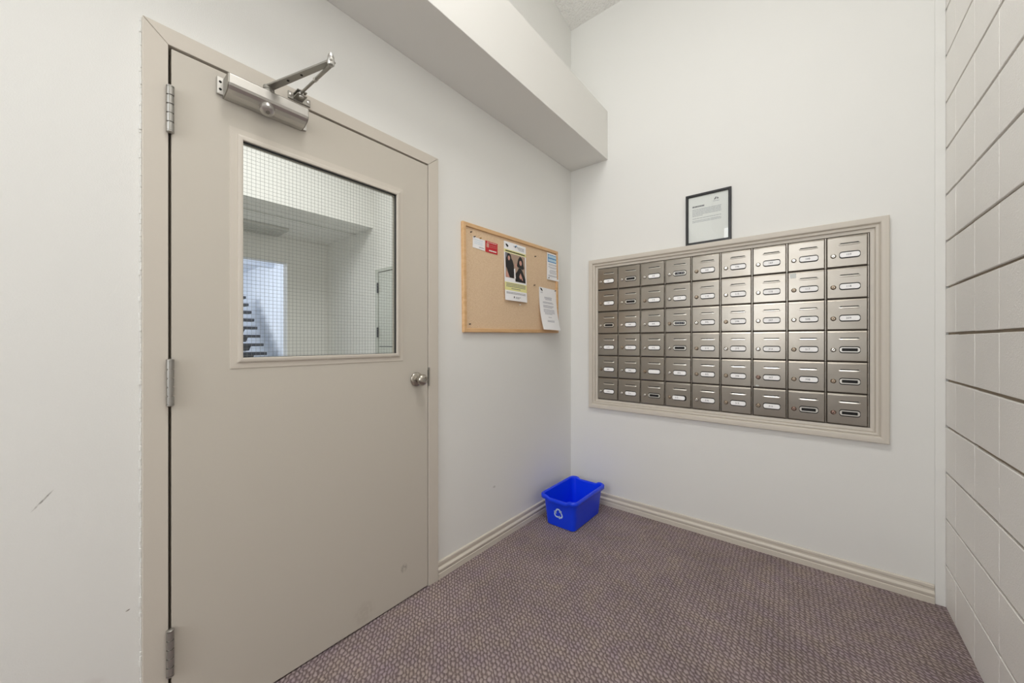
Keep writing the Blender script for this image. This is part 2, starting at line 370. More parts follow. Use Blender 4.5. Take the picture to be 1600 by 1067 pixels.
# leaf with the glazing cut out
Y0, Y1, ZT = .2020, 1.1240, 2.0430; gy0, gy1, gz0, gz1 = .366, .960, 1.128, 1.856; lx0, lx1 = XF - .046, XF - .002
mb = MB(); outer = [(Y0, .007), (Y1, .007), (Y1, ZT), (Y0, ZT)]; inner = [(gy0, gz0), (gy1, gz0), (gy1, gz1), (gy0, gz1)]
vs = [(x, a, b) for x in (lx0, lx1) for a, b in outer + inner]; fs = []
for i in range(4):
    j = (i + 1) % 4
    fs += [(i, j, 4 + j, 4 + i), (8 + i, 12 + i, 12 + j, 8 + j), (i, 8 + i, 8 + j, j), (4 + i, 4 + j, 12 + j, 12 + i)]
mb.add(vs, fs); mb.build('door_leaf', M['taupe_door'], door, bevel=.0015)

def sweep_sides(a0, a1, b0, b1, prof, P):
    """four mitred mouldings around the opening a0..a1 x b0..b1; prof of (outward, height); P(a,b,h)->xyz"""
    def cs(d): return [(a0 - d, b0 - d), (a1 + d, b0 - d), (a1 + d, b1 + d), (a0 - d, b1 + d)]
    res = []
    for i in range(4):
        j = (i + 1) % 4; mb = MB(); vs = []; n = len(prof)
        for d, h in prof: c = cs(d); vs.append(P(*c[i], h)); vs.append(P(*c[j], h))
        fs = [(2 * k, 2 * k + 1, 2 * k + 3, 2 * k + 2) for k in range(n - 1)] + [(2 * n - 2, 2 * n - 1, 1, 0), tuple(range(0, 2 * n, 2)), tuple(range(2 * n - 1, 0, -2))]
        mb.add(vs, fs); res.append(mb)
    return res
GP = [(0, -.040), (0, .0045), (.012, .0075), (.0145, .0075), (.0155, .0025), (.022, .0022), (.033, .0022), (.035, -.001), (.008, -.001), (.008, -.040)]
GP = [(0, -.030), (0, .0055), (.0015, .007), (.0125, .0085), (.0145, .0075), (.0150, .0030), (.034, .0022), (.0355, -.0015), (.012, -.0015), (.012, -.030)]
for mb in sweep_sides(.3755, .9495, 1.137, 1.8475, GP, lambda a, b, h: (XF - .002 + h, a, b)):
    mb.build('glazing_bead', M['taupe'], door, smooth=True)
for mb in sweep_sides(.377, .948, 1.1385, 1.846, [(0, -.012), (0, -.0005), (.0014, -.0005), (.0014, -.012)], lambda a, b, h: (XF - .002 + h, a, b)):
    mb.build('reveal_shade', M['reveal_shade'], door)  # dark strips painted as shade on the reveal's inner faces
glass_x = XF - .020
gp = MB().box(glass_x - .003, glass_x + .003, .3755, .9495, 1.137, 1.8475).build('glass_pane', M['glass'], door)
mb = MB(); y = .3795
while y < .949:
    mb.box(glass_x - .0003, glass_x + .0003, y - .00035, y + .00035, 1.137, 1.8475); y += .0127
z = 1.142
while z < 1.847:
    mb.box(glass_x - .0003, glass_x + .0003, .3755, .9495, z - .00035, z + .00035); z += .0127
mb.build('wire_mesh', M['wire'], gp)
# hinges
for zc in (1.862, 1.071, .289):
    h = MB(); hz = .0645
    for k in range(5):
        z0 = zc - hz + k * hz * 2 / 5; h.cyl((XF + .006, .1985, z0 + .0018), (XF + .006, .1985, z0 + hz * 2 / 5 - .0018), .0088, n=20)
    h.cyl((XF + .006, .1985, zc - hz), (XF + .006, .1985, zc + hz), .0062, n=14)
    hb = h.build('hinge', M['hinge'], door, smooth=True)
    t = MB().lathe((XF + .006, .1985, zc + hz - .001), (0, 0, 1), [(0, .0092), (.003, .0092), (.005, .006), (.006, 0)], 16)
    t.lathe((XF + .006, .1985, zc - hz + .001), (0, 0, -1), [(0, .0092), (.003, .0092), (.005, .006), (.006, 0)], 16)
    t.build('hinge_tip', M['hinge'], hb, smooth=True)
# knob
kz, ky = 1.012, 1.058
rose = MB().lathe((XF - .002, ky, kz), (1, 0, 0), [(0, .033), (.004, .033), (.007, .031), (.010, .024), (.012, .016), (.013, .0145)], 36).build('knob_rose', M['nickel'], door, smooth='all')
rose.data.set_sharp_from_angle(angle=math.radians(60))
MB().lathe((XF + .010, ky, kz), (1, 0, 0), [(0, .0145), (.012, .0135), (.018, .0175), (.024, .0235), (.031, .0265), (.039, .0262), (.046, .022), (.050, .0155), (.0515, .010), (.0517, 0)], 36).build('door_knob', M['nickel'], door, smooth='all')
MB().lathe((XF + .0612, ky, kz), (1, 0, 0), [(0, .0085), (.0012, .0082), (.0015, 0)], 20).build('knob_cylinder', M['alu_dull'], door, smooth=True)
# strike plate at the jamb edge
MB().box(XF - .004, XF + .0012, 1.1262, 1.1345, .974, 1.064).build('strike_plate', M['alu_dull'], door, bevel=.0008)
MB().box(XF - .004, XF - .0012, 1.1235, 1.1262, .985, 1.052).build('latch_edge', M['dark'], door)

# ------------------------------------------------------------------ door closer
cl_ = empty('door_closer', (XF, .44, 1.962), 'silver hydraulic door closer with folding arm at the top of the taupe door', 'door closer')
prof = [(0, 1.958), (0, 2.016), (.058, 2.016), (.062, 2.013), (.062, 1.986), (.0585, 1.979), (.050, 1.971), (.036, 1.965), (.018, 1.960)]
MB().prism(prof, lambda d, z: (XF + d, .325, z), lambda d, z: (XF + d, .552, z)).build('body', M['alu'], cl_, bevel=.0012)
pl = MB().box(XF - .001, XF + .007, .306, .326, 1.966, 2.020).build('mounting_plate', M['alu'], cl_, bevel=.002)
for z in (1.981, 2.004): MB().cyl((XF + .006, .3145, z), (XF + .0078, .3145, z), .0038, n=14).build('screw', M['slotdark'], pl)
pl = MB().box(XF - .001, XF + .007, .551, .569, 1.962, 1.992).build('mounting_plate', M['alu'], cl_, bevel=.002)
MB().cyl((XF + .006, .560, 1.975), (XF + .0078, .560, 1.975), .0038, n=14).build('screw', M['slotdark'], pl)
MB().prism(prof, lambda d, z: (XF + d * .97, .322, z * .97 + 1.987 * .03), lambda d, z: (XF + d * .97, .3255, z * .97 + 1.987 * .03)).build('end_cap', M['alu_dull'], cl_)
MB().prism(prof, lambda d, z: (XF + d * .97, .5515, z * .97 + 1.987 * .03), lambda d, z: (XF + d * .97, .555, z * .97 + 1.987 * .03)).build('end_cap', M['alu_dull'], cl_)
cap = MB().lathe((XF + .036, .432, 1.970), (.55, 0, -1), [(0, .0215), (.012, .022), (.018, .021), (.022, .016), (.0235, .009), (.0235, 0)], 30).build('pinion_cap', M['alu'], cl_, smooth=True)
MB().cyl((XF + .0470, .432, 1.9500), (XF + .0479, .432, 1.9484), .007, n=6).build('hex_socket', M['alu_dull'], cap)
# arm: from the pinion on top to the elbow, then the forearm to the foot on the frame head
pin = Vector((XF + .040, .437, 2.036)); elbow = Vector((-1.135, .518, 2.040))
MB().lathe((pin.x, pin.y, 2.014), (0, 0, 1), [(0, .015), (.012, .015), (.014, .011), (.020, .011)], 24).build('pinion', M['alu_dull'], cl_, smooth=True)
d = (elbow - pin); d.z = 0; d.normalize(); nrm = Vector((-d.y, d.x, 0))
def bar(p, q, w0, w1, th, mb):
    vs = []
    for pt, w_ in ((p, w0), (q, w1)):
        for sgn in (-1, 1):
            for zz in (-th / 2, th / 2): vs.append(pt + nrm * sgn * w_ / 2 + Vector((0, 0, zz)))
    return mb.add(vs, [(0, 1, 3, 2), (4, 6, 7, 5), (0, 4, 5, 1), (2, 3, 7, 6), (0, 2, 6, 4), (1, 5, 7, 3)])
arm = bar(pin - d * .010, elbow + d * .010, .027, .019, .006, MB()).build('main_arm', M['alu_dull'], cl_, bevel=.0018)
MB().lathe((pin.x, pin.y, 2.038), (0, 0, -1), [(0, .016), (.011, .0165), (.013, .013), (.013, 0)], 20).build('arm_hub', M['alu_dull'], arm, smooth=True)
for t in (.33, .55): p = pin.lerp(elbow, t); MB().cyl((p.x, p.y, p.z - .0036), (p.x, p.y, p.z - .0022), .004, n=12).build('rivet', M['slotdark'], arm)
MB().lathe((elbow.x, elbow.y, 2.030), (0, 0, 1), [(0, .009), (.004, .0105), (.017, .0105), (.018, .0085), (.022, .0085), (.023, .0095), (.030, .0080), (.036, .0045), (.038, 0)], 22).build('elbow_pivot', M['alu'], cl_, smooth=True)
foot = Vector((-1.405, .538, 2.072)); e2 = Vector((elbow.x, elbow.y, 2.030))
mid = e2.lerp(foot, .46)
fa = MB().cyl(e2, mid, .0058, .0055, n=16).cyl(mid, foot, .0044, n=14).build('forearm', M['alu_dull'], cl_, smooth=True)
MB().cyl(mid - (foot - e2).normalized() * .004, mid + (foot - e2).normalized() * .010, .0075, n=6).build('lock_nut', M['alu'], fa)
ft = MB().box(XF, XF + .006, .508, .583, 2.056, 2.082).build('frame_bracket', M['alu_dull'], cl_, bevel=.0015)
mb = MB().box(XF + .006, XF + .045, .524, .556, 2.062, 2.066).box(XF + .006, XF + .045, .524, .556, 2.076, 2.080)
mb.build('bracket_fork', M['alu_dull'], ft, bevel=.001)
MB().lathe((XF + .034, .540, 2.058), (0, 0, 1), [(0, .006), (.003, .008), (.024, .008), (.027, .005), (.028, 0)], 18).build('fork_pivot', M['alu'], ft, smooth=True)
for y in (.515, .575): MB().lathe((XF + .006, y, 2.069), (1, 0, 0), [(0, .0055), (.002, .005), (.0035, .002), (.0036, 0)], 14).build('screw', M['alu'], ft, smooth=True)

# ------------------------------------------------------------------ mailbox surround
sur = empty('mailbox_surround', (-.5, YB, .69), 'wide taupe moulded frame around the bank of mailboxes', 'frame')
SP = [(0, -.010), (0, .004), (.002, .006), (.015, .008), (.016, .006), (.018, .006), (.020, .017), (.029, .019), (.0305, .0145), (.0335, .0145), (.037, .023), (.041, .0255), (.052, .0265), (.064, .0265), (.0665, .024), (.0665, .0002), (.0045, .0002), (.0045, -.010)]
for mb in sweep_sides(-1.2295, .2165, .7665, 1.7255, SP, lambda a, b, h: (a, YB - h, b)):
    mb.build('moulding', M['mould'], sur)

# ------------------------------------------------------------------ mailboxes
CX0, CZ1, PW, PH = -1.2290, 1.7250, .1605, .1595
yf = YB - .012      # front face of a little door
def stadium(cx, cz, w_, h_, r, n=5):
    pts = []
    for sx, sz, a in ((1, 1, 0), (-1, 1, 90), (-1, -1, 180), (1, -1, 270)):
        for k in range(n + 1):
            t = math.radians(a + 90 * k / n); pts.append((cx + sx * (w_ / 2 - r) + r * math.cos(t), cz + sz * (h_ / 2 - r) + r * math.sin(t)))
    return pts
def flat(mb, pts, y0, y1, mi=0): return mb.prism(pts, lambda a, b: (a, y0, b), lambda a, b: (a, y1, b), mi)
# prototype at the upper left corner of the bank (root = lower left front corner)
x0, z0 = CX0, CZ1 - PH
proto = empty('mailbox', (x0, YB, z0))
MB().box(x0 + .0006, x0 + PW - .0006, YB + .0005, YB + .12, z0 + .0006, z0 + PH - .0006).build('body', M['box'], proto)
dw0, dw1, dz0, dz1 = x0 + .0022, x0 + .1522, z0 + .0036, z0 + PH - .0022
dprof = [(YB - .0002, dz0), (yf + .0030, dz0), (yf + .0008, dz0 + .0010), (yf, dz0 + .0034), (yf, dz1 - .0095), (yf + .0006, dz1 - .0078), (yf + .0034, dz1 - .0014), (yf + .0050, dz1), (YB - .0002, dz1)]
mb = MB().prism(dprof, lambda a, b: (dw0, a, b), lambda a, b: (dw1, a, b))
me = mb.build('door', M['steel'], proto)
bm = bmesh.new(); bm.from_mesh(me.data)
es = [e for e in bm.edges if abs(e.verts[0].co.x - e.verts[1].co.x) < 1e-6 and all(v.co.y < -.004 for v in e.verts)]
bmesh.ops.bevel(bm, geom=es, offset=.0022, segments=2, affect='EDGES', profile=.5); bm.to_mesh(me.data); bm.free()
for p in me.data.polygons: p.use_smooth = p.area < .0006
# a stile with hinge knuckles on the free side
mb = MB().box(x0 + .1538, x0 + .1594, YB - .005, YB - .0002, z0 + .001, z0 + PH - .001)
MB.build(mb, 'stile', M['steel'], proto, bevel=.0012)
for a, b in ((.018, .052), (.105, .140)): MB().cyl((x0 + .1531, YB - .0085, z0 + a), (x0 + .1531, YB - .0085, z0 + b), .0016, n=8).build('hinge', M['box'], proto, smooth=True)
# slot: no hole, a dark strip painted as the slit's shade, and curved lip
sx0, sx1, sz = x0 + .0465, x0 + .1285, z0 + PH * (1 - .275)
mb = MB(); flat(mb, [(sx0 + .003, sz + .001), (sx1 - .003, sz + .001), (sx1 - .008, sz + .0068), (sx0 + .008, sz + .0068)], yf - .0003, yf + .001)
sl = mb.build('slot', M['slotdark'], proto)
mb = MB(); n = 12; vs = []; fs = []
lp_ = [(.0008, .0032), (-.0012, .0028), (-.0040, -.0026), (-.0036, -.0042), (.0008, -.0046)]; k = len(lp_) - 1
for i in range(n + 1):
    u = i / n; t = min(1, math.sin(math.pi * u) * 2.6) ** .6 if 0 < u < 1 else .12
    for a_, b_ in lp_: vs.append((sx0 + (sx1 - sx0) * u, yf + a_ * (t if a_ < 0 else 1), sz - .001 + b_ * (.35 + .65 * t)))
for i in range(n):
    for j in range(k): q = i * (k + 1) + j; fs.append((q, q + 1, q + k + 2, q + k + 1))
mb.add(vs, fs); mb.build('slot_lip', M['lip'], sl)
# lock
lx, lz = x0 + .0265, z0 + PH * .375
LP = [(0, .0115), (.0015, .0112), (.003, .0095), (.0065, .0090), (.0085, .0078), (.0092, .0060), (.0088, .0035), (.0086, 0)]
lk = MB().lathe((lx, yf, lz), (0, -1, 0), LP, 20).build('lock', M['lock_chrome'], proto, smooth='all')
MB().cyl((lx, yf - .0086, lz), (lx, yf - .0094, lz), .0019, n=10).box(lx - .0007, lx + .0007, yf - .0094, yf - .0086, lz - .0042, lz).build('keyhole', M['slotdark'], lk)
# name-card holder: dark plate painted as a shadow outline, rim, card or empty window
hx, hz = x0 + .0885, z0 + PH * .385
hw, hh_ = .078, .0285
rec = MB(); flat(rec, stadium(hx, hz, hw + .0015, hh_ + .0065, .012), yf - .0006, yf + .001); holder = rec.build('card_holder', M['slotdark'], proto)
def ring(mb, o_, i_, y0, y1):
    n = len(o_); vs = [(a, y0, b) for a, b in o_] + [(a, y0, b) for a, b in i_] + [(a, y1, b) for a, b in o_] + [(a, y1, b) for a, b in i_]; fs = []
    for i in range(n):
        j = (i + 1) % n; fs += [(i, j, n + j, n + i), (2 * n + i, 3 * n + i, 3 * n + j, 2 * n + j), (i, 2 * n + i, 2 * n + j, j), (n + i, n + j, 3 * n + j, 3 * n + i)]
    return mb.add(vs, fs)
mb = MB(); ring(mb, stadium(hx, hz, hw - .002, hh_ - .003, .0105), stadium(hx, hz, hw - .019, hh_ - .0135, .002), yf - .0035, yf)
rim = mb.build('holder_rim', M['holder'], holder, bevel=.0006, seg=1)
mb = MB(); flat(mb, stadium(hx, hz, hw - .003, hh_ - .004, .0095), yf - .0040, yf - .0006)
card = mb.build('name_card', M['card'], holder, bevel=.0007, seg=1)
protos = {c.name: c for c in (rim, card)}
# variants are chosen per box: which holder piece stays and which lock metal is used
dark_cells = {(1, 2), (1, 4), (2, 2), (3, 1), (3, 4), (4, 4), (4, 9), (5, 9), (6, 3), (6, 8), (6, 9)}
torn = {(1, 4), (3, 4)}
dull = {(1, 5), (2, 1), (2, 3), (2, 5), (2, 8), (2, 9), (3, 4), (3, 6), (3, 9), (4, 2), (4, 5), (4, 8), (5, 1), (5, 3), (5, 5), (5, 6), (5, 8), (5, 9), (6, 4), (6, 6), (6, 7)}
coppery = {(5, 7), (6, 8), (6, 9)}
open_gap = {(2, 6): .0035, (1, 9): .003, (2, 8): .0, (1, 8): .001}
ordn = ['', 'top', 'second', 'third', 'fourth', 'fifth', 'bottom']
coln = ['', 'first', 'second', 'third', 'fourth', 'fifth', 'sixth', 'seventh', 'eighth', 'ninth']
floors = {1: 100, 2: 109, 3: 200, 4: 209, 5: 300, 6: 309}
lock_meshes = {'c': lk.data}
for nm, mm in (('d', 'lock_dull'), ('r', 'lock_red')):
    q = lk.data.copy(); q.materials.clear(); q.materials.append(M[mm]); lock_meshes[nm] = q
parts = [c for c in proto.children]
num_mat = mat('number_ink', (88, 88, 96), .7)
def cp(o, parent):
    c = o.copy(); C.objects.link(c); c.parent = parent; return c
for r in range(1, 7):
    for c in range(1, 10):
        first = (r, c) == (1, 1)
        root = proto if first else proto.copy()
        if not first: C.objects.link(root)
        root.location = (CX0 + (c - 1) * PW, YB, CZ1 - r * PH)
        isdark = (r, c) in dark_cells
        if not first:
            for p in parts:
                q = cp(p, root)
                if p.name.startswith('door'): q.location.z += open_gap.get((r, c), 0) * 0
                if p is lk: q.data = lock_meshes['r' if (r, c) in coppery else 'd' if (r, c) in dull else 'c']
                for g in p.children:
                    if p is holder and g is (card if isdark else rim): continue
                    if g.name.startswith('unit_number'): continue
                    gg = cp(g, q)
                    if p is holder and (r, c) == (6, 4): gg.location.x -= .006; gg.scale.x = 1
                if p is holder: hq = q
        else: hq = holder
        if not isdark and (r, c) != (5, 3):
            n = floors[r] + c; t = bpy.data.objects.new('unit_number', mesh_from_text(str(n), .0135, num_mat, 'unit_number')); C.objects.link(t)
            t.parent = hq; t.rotation_euler = (math.radians(90), 0, 0)
            t.location = (hx - x0 + (-.004 if (r, c) != (6, 4) else -.018), yf - .0043 - YB, hz - z0)
            lab = 'steel mailbox with white card numbered %d, %s row, %s column from the corkboard corner' % (n, ordn[r], coln[c])
        elif isdark: 
            lab = 'steel mailbox with empty dark card window, %s row, %s column from the corkboard corner' % (ordn[r], coln[c])
            if (r, c) in torn:
                s_ = MB()
                for k in range(5):
                    a = hx - x0 - .024 + k * .0105
                    s_.box(a, a + random.uniform(.003, .006), yf - .0012 - YB, yf - .0008 - YB, hz - z0 - .004 + random.uniform(0, .002), hz - z0 + .005)
                o = s_.build('torn_card', M['ink_lt'], None, loc=(0, 0, 0)); o.parent = hq; o.location = (0, 0, 0)
                lab = 'steel mailbox with torn card remnants in its window, %s row, %s column from corkboard' % (ordn[r], coln[c])
        else: lab = 'steel mailbox with blank white card, %s row, %s column from the corkboard corner' % (ordn[r], coln[c])
        tag(root, lab, 'mailbox', 'wall mailboxes in the moulded frame')
        if (r, c) == (2, 8):
            o = MB().box(.010, .036, yf - .0008 - YB, yf + .0004 - YB, PH - .034, PH - .008).build('tape', M['tape'], None, loc=(0, 0, 0)); o.parent = root; o.location = (0, 0, 0)
            root['label'] = 'steel mailbox numbered 117 with a patch of clear tape at its upper corner'
        if (r, c) == (5, 7):
            o = MB().lathe((.022, yf - .0001 - YB, .012), (0, -1, 0), [(0, .0095), (.0005, .008), (.0006, 0)], 12).build('paint_spot', M['tape'], None, loc=(0, 0, 0)); o.parent = root; o.location = (0, 0, 0); o.scale = (1, 1, .45); o.location.z = .006
            root['label'] = 'steel mailbox numbered 307 with a pale smear near its lower edge'
bpy.data.objects.remove(rim)          # the first box holds a card

# ------------------------------------------------------------------ framed notice standing on the surround
fx0, fx1, fz0, fz1 = -.6235, -.3725, 1.7925, 2.108
pf = empty('picture_frame', ((fx0 + fx1) / 2, YB - .014, fz0), 'black framed paper notice standing on the mailbox moulding', 'framed notice')
for mb in sweep_sides(fx0 + .0155, fx1 - .0155, fz0 + .0155, fz1 - .0155, [(0, .004), (0, .013), (.003, .015), (.013, .015), (.0155, .012), (.0155, .0003), (.002, .0003)], lambda a, b, h: (a, YB - h, b)):
    mb.build('frame_rail', M['frame_blk'], pf)
sh = MB().box(fx0 + .0155, fx1 - .0155, YB - .005, YB - .0005, fz0 + .0155, fz1 - .0155).build('notice_sheet', M['white'], pf)
def words(mb, u0, u1, v, h, dens, F, mi=0):
    """a row of small word-shaped marks standing in for unreadable small print"""
    u = u0
    while u < u1 - .002:
        l_ = min(random.uniform(.004, .016), u1 - u)
        mb.add([F(u, v - h / 2), F(u + l_, v - h / 2), F(u + l_, v + h / 2), F(u, v + h / 2)], [(0, 1, 2, 3)], mi); u += l_ + random.uniform(.0015, .0035) / dens
F = lambda u, v: (fx0 + .0155 + u, YB - .0053, fz0 + .0155 + v)
W_, H_ = fx1 - fx0 - .031, fz1 - fz0 - .031
mb = MB(); words(mb, .022, .09, H_ - .062, .009, 3, F, 1)
for k, v in enumerate((.080, .088, .096, .104, .112, .120)): words(mb, .022, .182 if k != 5 else .08, H_ - v, .0032, 1.6, F, 0)
for v in (.136, .150, .158): words(mb, .022, .182, H_ - v, .003, 1.6, F, 0)
words(mb, .138, .172, H_ - .048, .003, 2, F, 0)
mb.build('printed_text', [M['ink_lt'], M['ink']], sh)
mb = MB()
for poly in ([(.142, .040), (.152, .024), (.158, .026), (.151, .040)], [(.156, .038), (.162, .026), (.170, .038)]):
    mb.add([F(u, H_ - v) for u, v in poly], [tuple(range(len(poly)))])
mb.build('letterhead_mark', M['ink'], sh)
fg = MB().box(fx0 + .0155, fx1 - .0155, YB - .0075, YB - .0066, fz0 + .0155, fz1 - .0155).build('glazing', M['glass'], pf)

# ------------------------------------------------------------------ corkboard
cy0, cy1, cz0, cz1 = 1.357, 2.301, 1.246, 1.8405
cb = empty('corkboard', (XA, (cy0 + cy1) / 2, (cz0 + cz1) / 2), 'oak-framed cork notice board on the left wall', 'notice board')
MB().box(XA + .0005, XA + .009, cy0 + .012, cy1 - .012, cz0 + .012, cz1 - .012).build('cork_panel', M['cork'], cb)
for mb in sweep_sides(cy0 + .0215, cy1 - .0215, cz0 + .0215, cz1 - .0215, [(0, .009), (0, .0165), (.002, .018), (.019, .0185), (.0215, .016), (.0215, .0005), (.010, .0005), (.010, .009)], lambda a, b, h: (XA + h, a, b)):
    mb.build('frame_rail', M['oak'], cb)
cb.rotation_euler = (math.radians(.8), 0, 0)
XK = XA + .0093
def sheet(name, y0, z0, w_, h_, material, label, cat, curl, tilt=0, group=None, th=.0006):
    """a sheet pinned to the cork; curl(u,v) lifts it; returns root, F(u,v,lift)"""
    ca, sa = math.cos(math.radians(tilt)), math.sin(math.radians(tilt))
    def F(u, v, l_=0):
        return (XK + .0004 + curl(u / w_, v / h_) + l_, y0 + u * ca - v * sa, z0 + u * sa + v * ca)
    mb = MB(); nu, nv = 8, 14; vs = []
    for l_ in (0, th):
        for i in range(nu + 1):
            for j in range(nv + 1): vs.append(F(w_ * i / nu, h_ * j / nv, l_))
    q = (nu + 1) * (nv + 1); fs = []; idx = lambda i, j, s: s * q + i * (nv + 1) + j
    for i in range(nu):
        for j in range(nv):
            fs += [(idx(i, j, 0), idx(i, j + 1, 0), idx(i + 1, j + 1, 0), idx(i + 1, j, 0)), (idx(i, j, 1), idx(i + 1, j, 1), idx(i + 1, j + 1, 1), idx(i, j + 1, 1))]
    for i in range(nu): fs += [(idx(i, 0, 0), idx(i + 1, 0, 0), idx(i + 1, 0, 1), idx(i, 0, 1)), (idx(i, nv, 0), idx(i, nv, 1), idx(i + 1, nv, 1), idx(i + 1, nv, 0))]
    for j in range(nv): fs += [(idx(0, j, 0), idx(0, j, 1), idx(0, j + 1, 1), idx(0, j + 1, 0)), (idx(nu, j, 0), idx(nu, j + 1, 0), idx(nu, j + 1, 1), idx(nu, j, 1))]
    mb.add(vs, fs)
    root = empty(name, (XK, y0, z0), label, cat, group)
    mb.build('sheet', material, root, smooth=True)
    return root, (lambda u, v, l_=0: F(u, v, th + .0003 + l_))
def patch(mb, F, u0, u1, v0, v1, mi=0, l_=0, n=6):
    vs = []; 
    for i in range(n + 1):
        for j in range(n + 1): vs.append(F(u0 + (u1 - u0) * i / n, v0 + (v1 - v0) * j / n, l_))
    mb.add(vs, [(i * (n + 1) + j, (i + 1) * (n + 1) + j, (i + 1) * (n + 1) + j + 1, i * (n + 1) + j + 1) for i in range(n) for j in range(n)], mi)
def poly(mb, F, pts, mi=0, l_=.0003): mb.add([F(u, v, l_ + .0009) for u, v in pts], [tuple(range(len(pts)))], mi)
# poster with the photograph
pw, ph = .219, .360
rt, F = sheet('poster', 1.696, 1.4425, pw, ph, M['white'], 'tall white poster with a picture of two dark hooded people', 'poster', lambda u, v: .012 * (1 - v) ** 1.5 + .002 * math.sin(math.pi * u))
for a, b_ in ((ph - .066, ph - .047), (.062, .112)): mb = MB(); patch(mb, F, 0, pw, a, b_, 0, -.0001); mb.build('yellow_band', M['yellow'], rt)
mb = MB(); k = 0
Fw = lambda u, v: F(u, v, .0002)
words(mb, .012, .206, ph - .057, .007, 4, Fw, 1)
words(mb, .09, .20, ph - .018, .003, 2, Fw, 0); words(mb, .13, .20, ph - .026, .003, 2, Fw, 0); words(mb, .14, .20, ph - .034, .0025, 2, Fw, 0)
for v in (.104, .095, .086): words(mb, .012, .205, v, .0042, 3, Fw, 0)
words(mb, .06, .150, .074, .0042, 3, Fw, 0)
for v in (.050, .043): words(mb, .012, .205, v, .003, 2, Fw, 0)
words(mb, .098, .150, .024, .003, 2, Fw, 0); words(mb, .098, .135, .017, .003, 2, Fw, 0)
mb.build('printed_text', [M['ink'], M['black']], rt)
mb = MB(); poly(mb, F, [(.012, ph - .018), (.022, ph - .014), (.034, ph - .020), (.040, ph - .027), (.030, ph - .034), (.022, ph - .028)]); poly(mb, F, [(.100, ph - .020), (.106, ph - .012), (.112, ph - .020), (.106, ph - .026)])
poly(mb, F, [(.078, .016), (.088, .018), (.086, .029), (.080, .028)])
mb.build('emblem', M['black'], rt)
mb = MB(); a = .010; b_ = .207; q0, q1 = .128, .292
patch(mb, F, a, b_, q0 + .012, q1, 0, .0001); patch(mb, F, .100, b_, q0 - .006, q0 + .012, 0, .0001)
poly(mb, F, [(a, q1), (.030, q1), (.022, .262), (a, .250)], 4)
poly(mb, F, [(.012, .250), (.020, .268), (.028, .288), (.044, q1 - .001), (.060, .282), (.066, .262), (.078, .248), (.088, .222), (.090, .190), (.086, .141), (.046, .141), (.034, .165), (.024, .190), (.013, .205)], 1)   # left figure
poly(mb, F, [(.034, .272), (.046, .276), (.053, .264), (.048, .248), (.038, .246), (.032, .258)], 2, .0005)
poly(mb, F, [(a, .160), (.016, .182), (.034, .165), (.044, .141), (a, .141)], 2, .0004)
poly(mb, F, [(.088, .200), (.100, .205), (.104, .141), (.090, .141)], 3, .0004)
poly(mb, F, [(.122, .232), (.134, .268), (.152, .288), (.172, .280), (.184, .262), (.188, .236), (.196, .218), (.180, .206), (.160, .212), (.138, .215), (.118, .222)], 1)   # right hood
poly(mb, F, [(.148, .260), (.164, .262), (.172, .246), (.164, .230), (.150, .232), (.143, .246)], 2, .0005)
poly(mb, F, [(.101, .123), (.101, .170), (.122, .190), (.138, .212), (.162, .212), (.180, .192), (.196, .166), (.207, .148), (.207, .123)], 1)
poly(mb, F, [(.140, .158), (.154, .182), (.168, .160), (.180, .134), (.168, .138), (.158, .150), (.150, .140)], 2, .0005)
poly(mb, F, [(.104, .236), (.118, .232), (.120, .218), (.108, .212), (.102, .222)], 2, .0004)
mb.build('picture', [M['tan'], M['black'], M['skin'], M['white'], M['ink']], rt)
# white business card, red card
rt, F = sheet('paper_card', 1.4305, 1.709, .097, .060, M['white'], 'small white business card pinned near the corkboard corner', 'card', lambda u, v: .001, -1.5)
mb = MB(); Fw = lambda u, v: F(u, v, .0002)
for v in (.047, .036, .027): words(mb, .012, .078, v, .0025, 1.5, Fw, 0)
words(mb, .050, .090, .011, .003, 2, Fw, 1)
mb.build('printed_text', [M['blue_lt'], M['ink']], rt)
rt, F = sheet('paper_card', 1.534, 1.704, .103, .064, M['red'], 'small red business card with white print on the corkboard', 'card', lambda u, v: .001, 0)
mb = MB(); patch(mb, F, .007, .028, .028, .052, 1, .0002, 2); Fw = lambda u, v: F(u, v, .0002)
words(mb, .012, .095, .058, .0025, 1.2, Fw, 0); words(mb, .034, .095, .044, .002, 1, Fw, 2); words(mb, .034, .095, .034, .002, 1, Fw, 2)
words(mb, .028, .092, .012, .007, 4, Fw, 0)
mb.build('printed_text', [M['cream'], M['skin'], M['skin']], rt)
# blue-headed notice
rt, F = sheet('notice', 2.158, 1.628, .148, .190, M['white'], 'small white notice with a blue headline block near the room corner', 'notice', lambda u, v: .003 + .006 * (1 - v) * u)
mb = MB(); patch(mb, F, .010, .138, .125, .180, 0, 0)
Fw = lambda u, v: F(u, v, .0003)
words(mb, .016, .132, .166, .018, 6, Fw, 1); words(mb, .016, .132, .140, .018, 6, Fw, 1)
for v, a, b_ in ((.112, .02, .12), (.105, .02, .12), (.092, .015, .135), (.085, .03, .11), (.070, .04, .12), (.062, .03, .11), (.054, .03, .12), (.046, .035, .115), (.032, .015, .13), (.026, .02, .12)): words(mb, a, b_, v, .0032, 3, Fw, 2)
mb.build('printed_text', [M['blue_print'], M['blue_lt'], M['ink_lt']], rt)
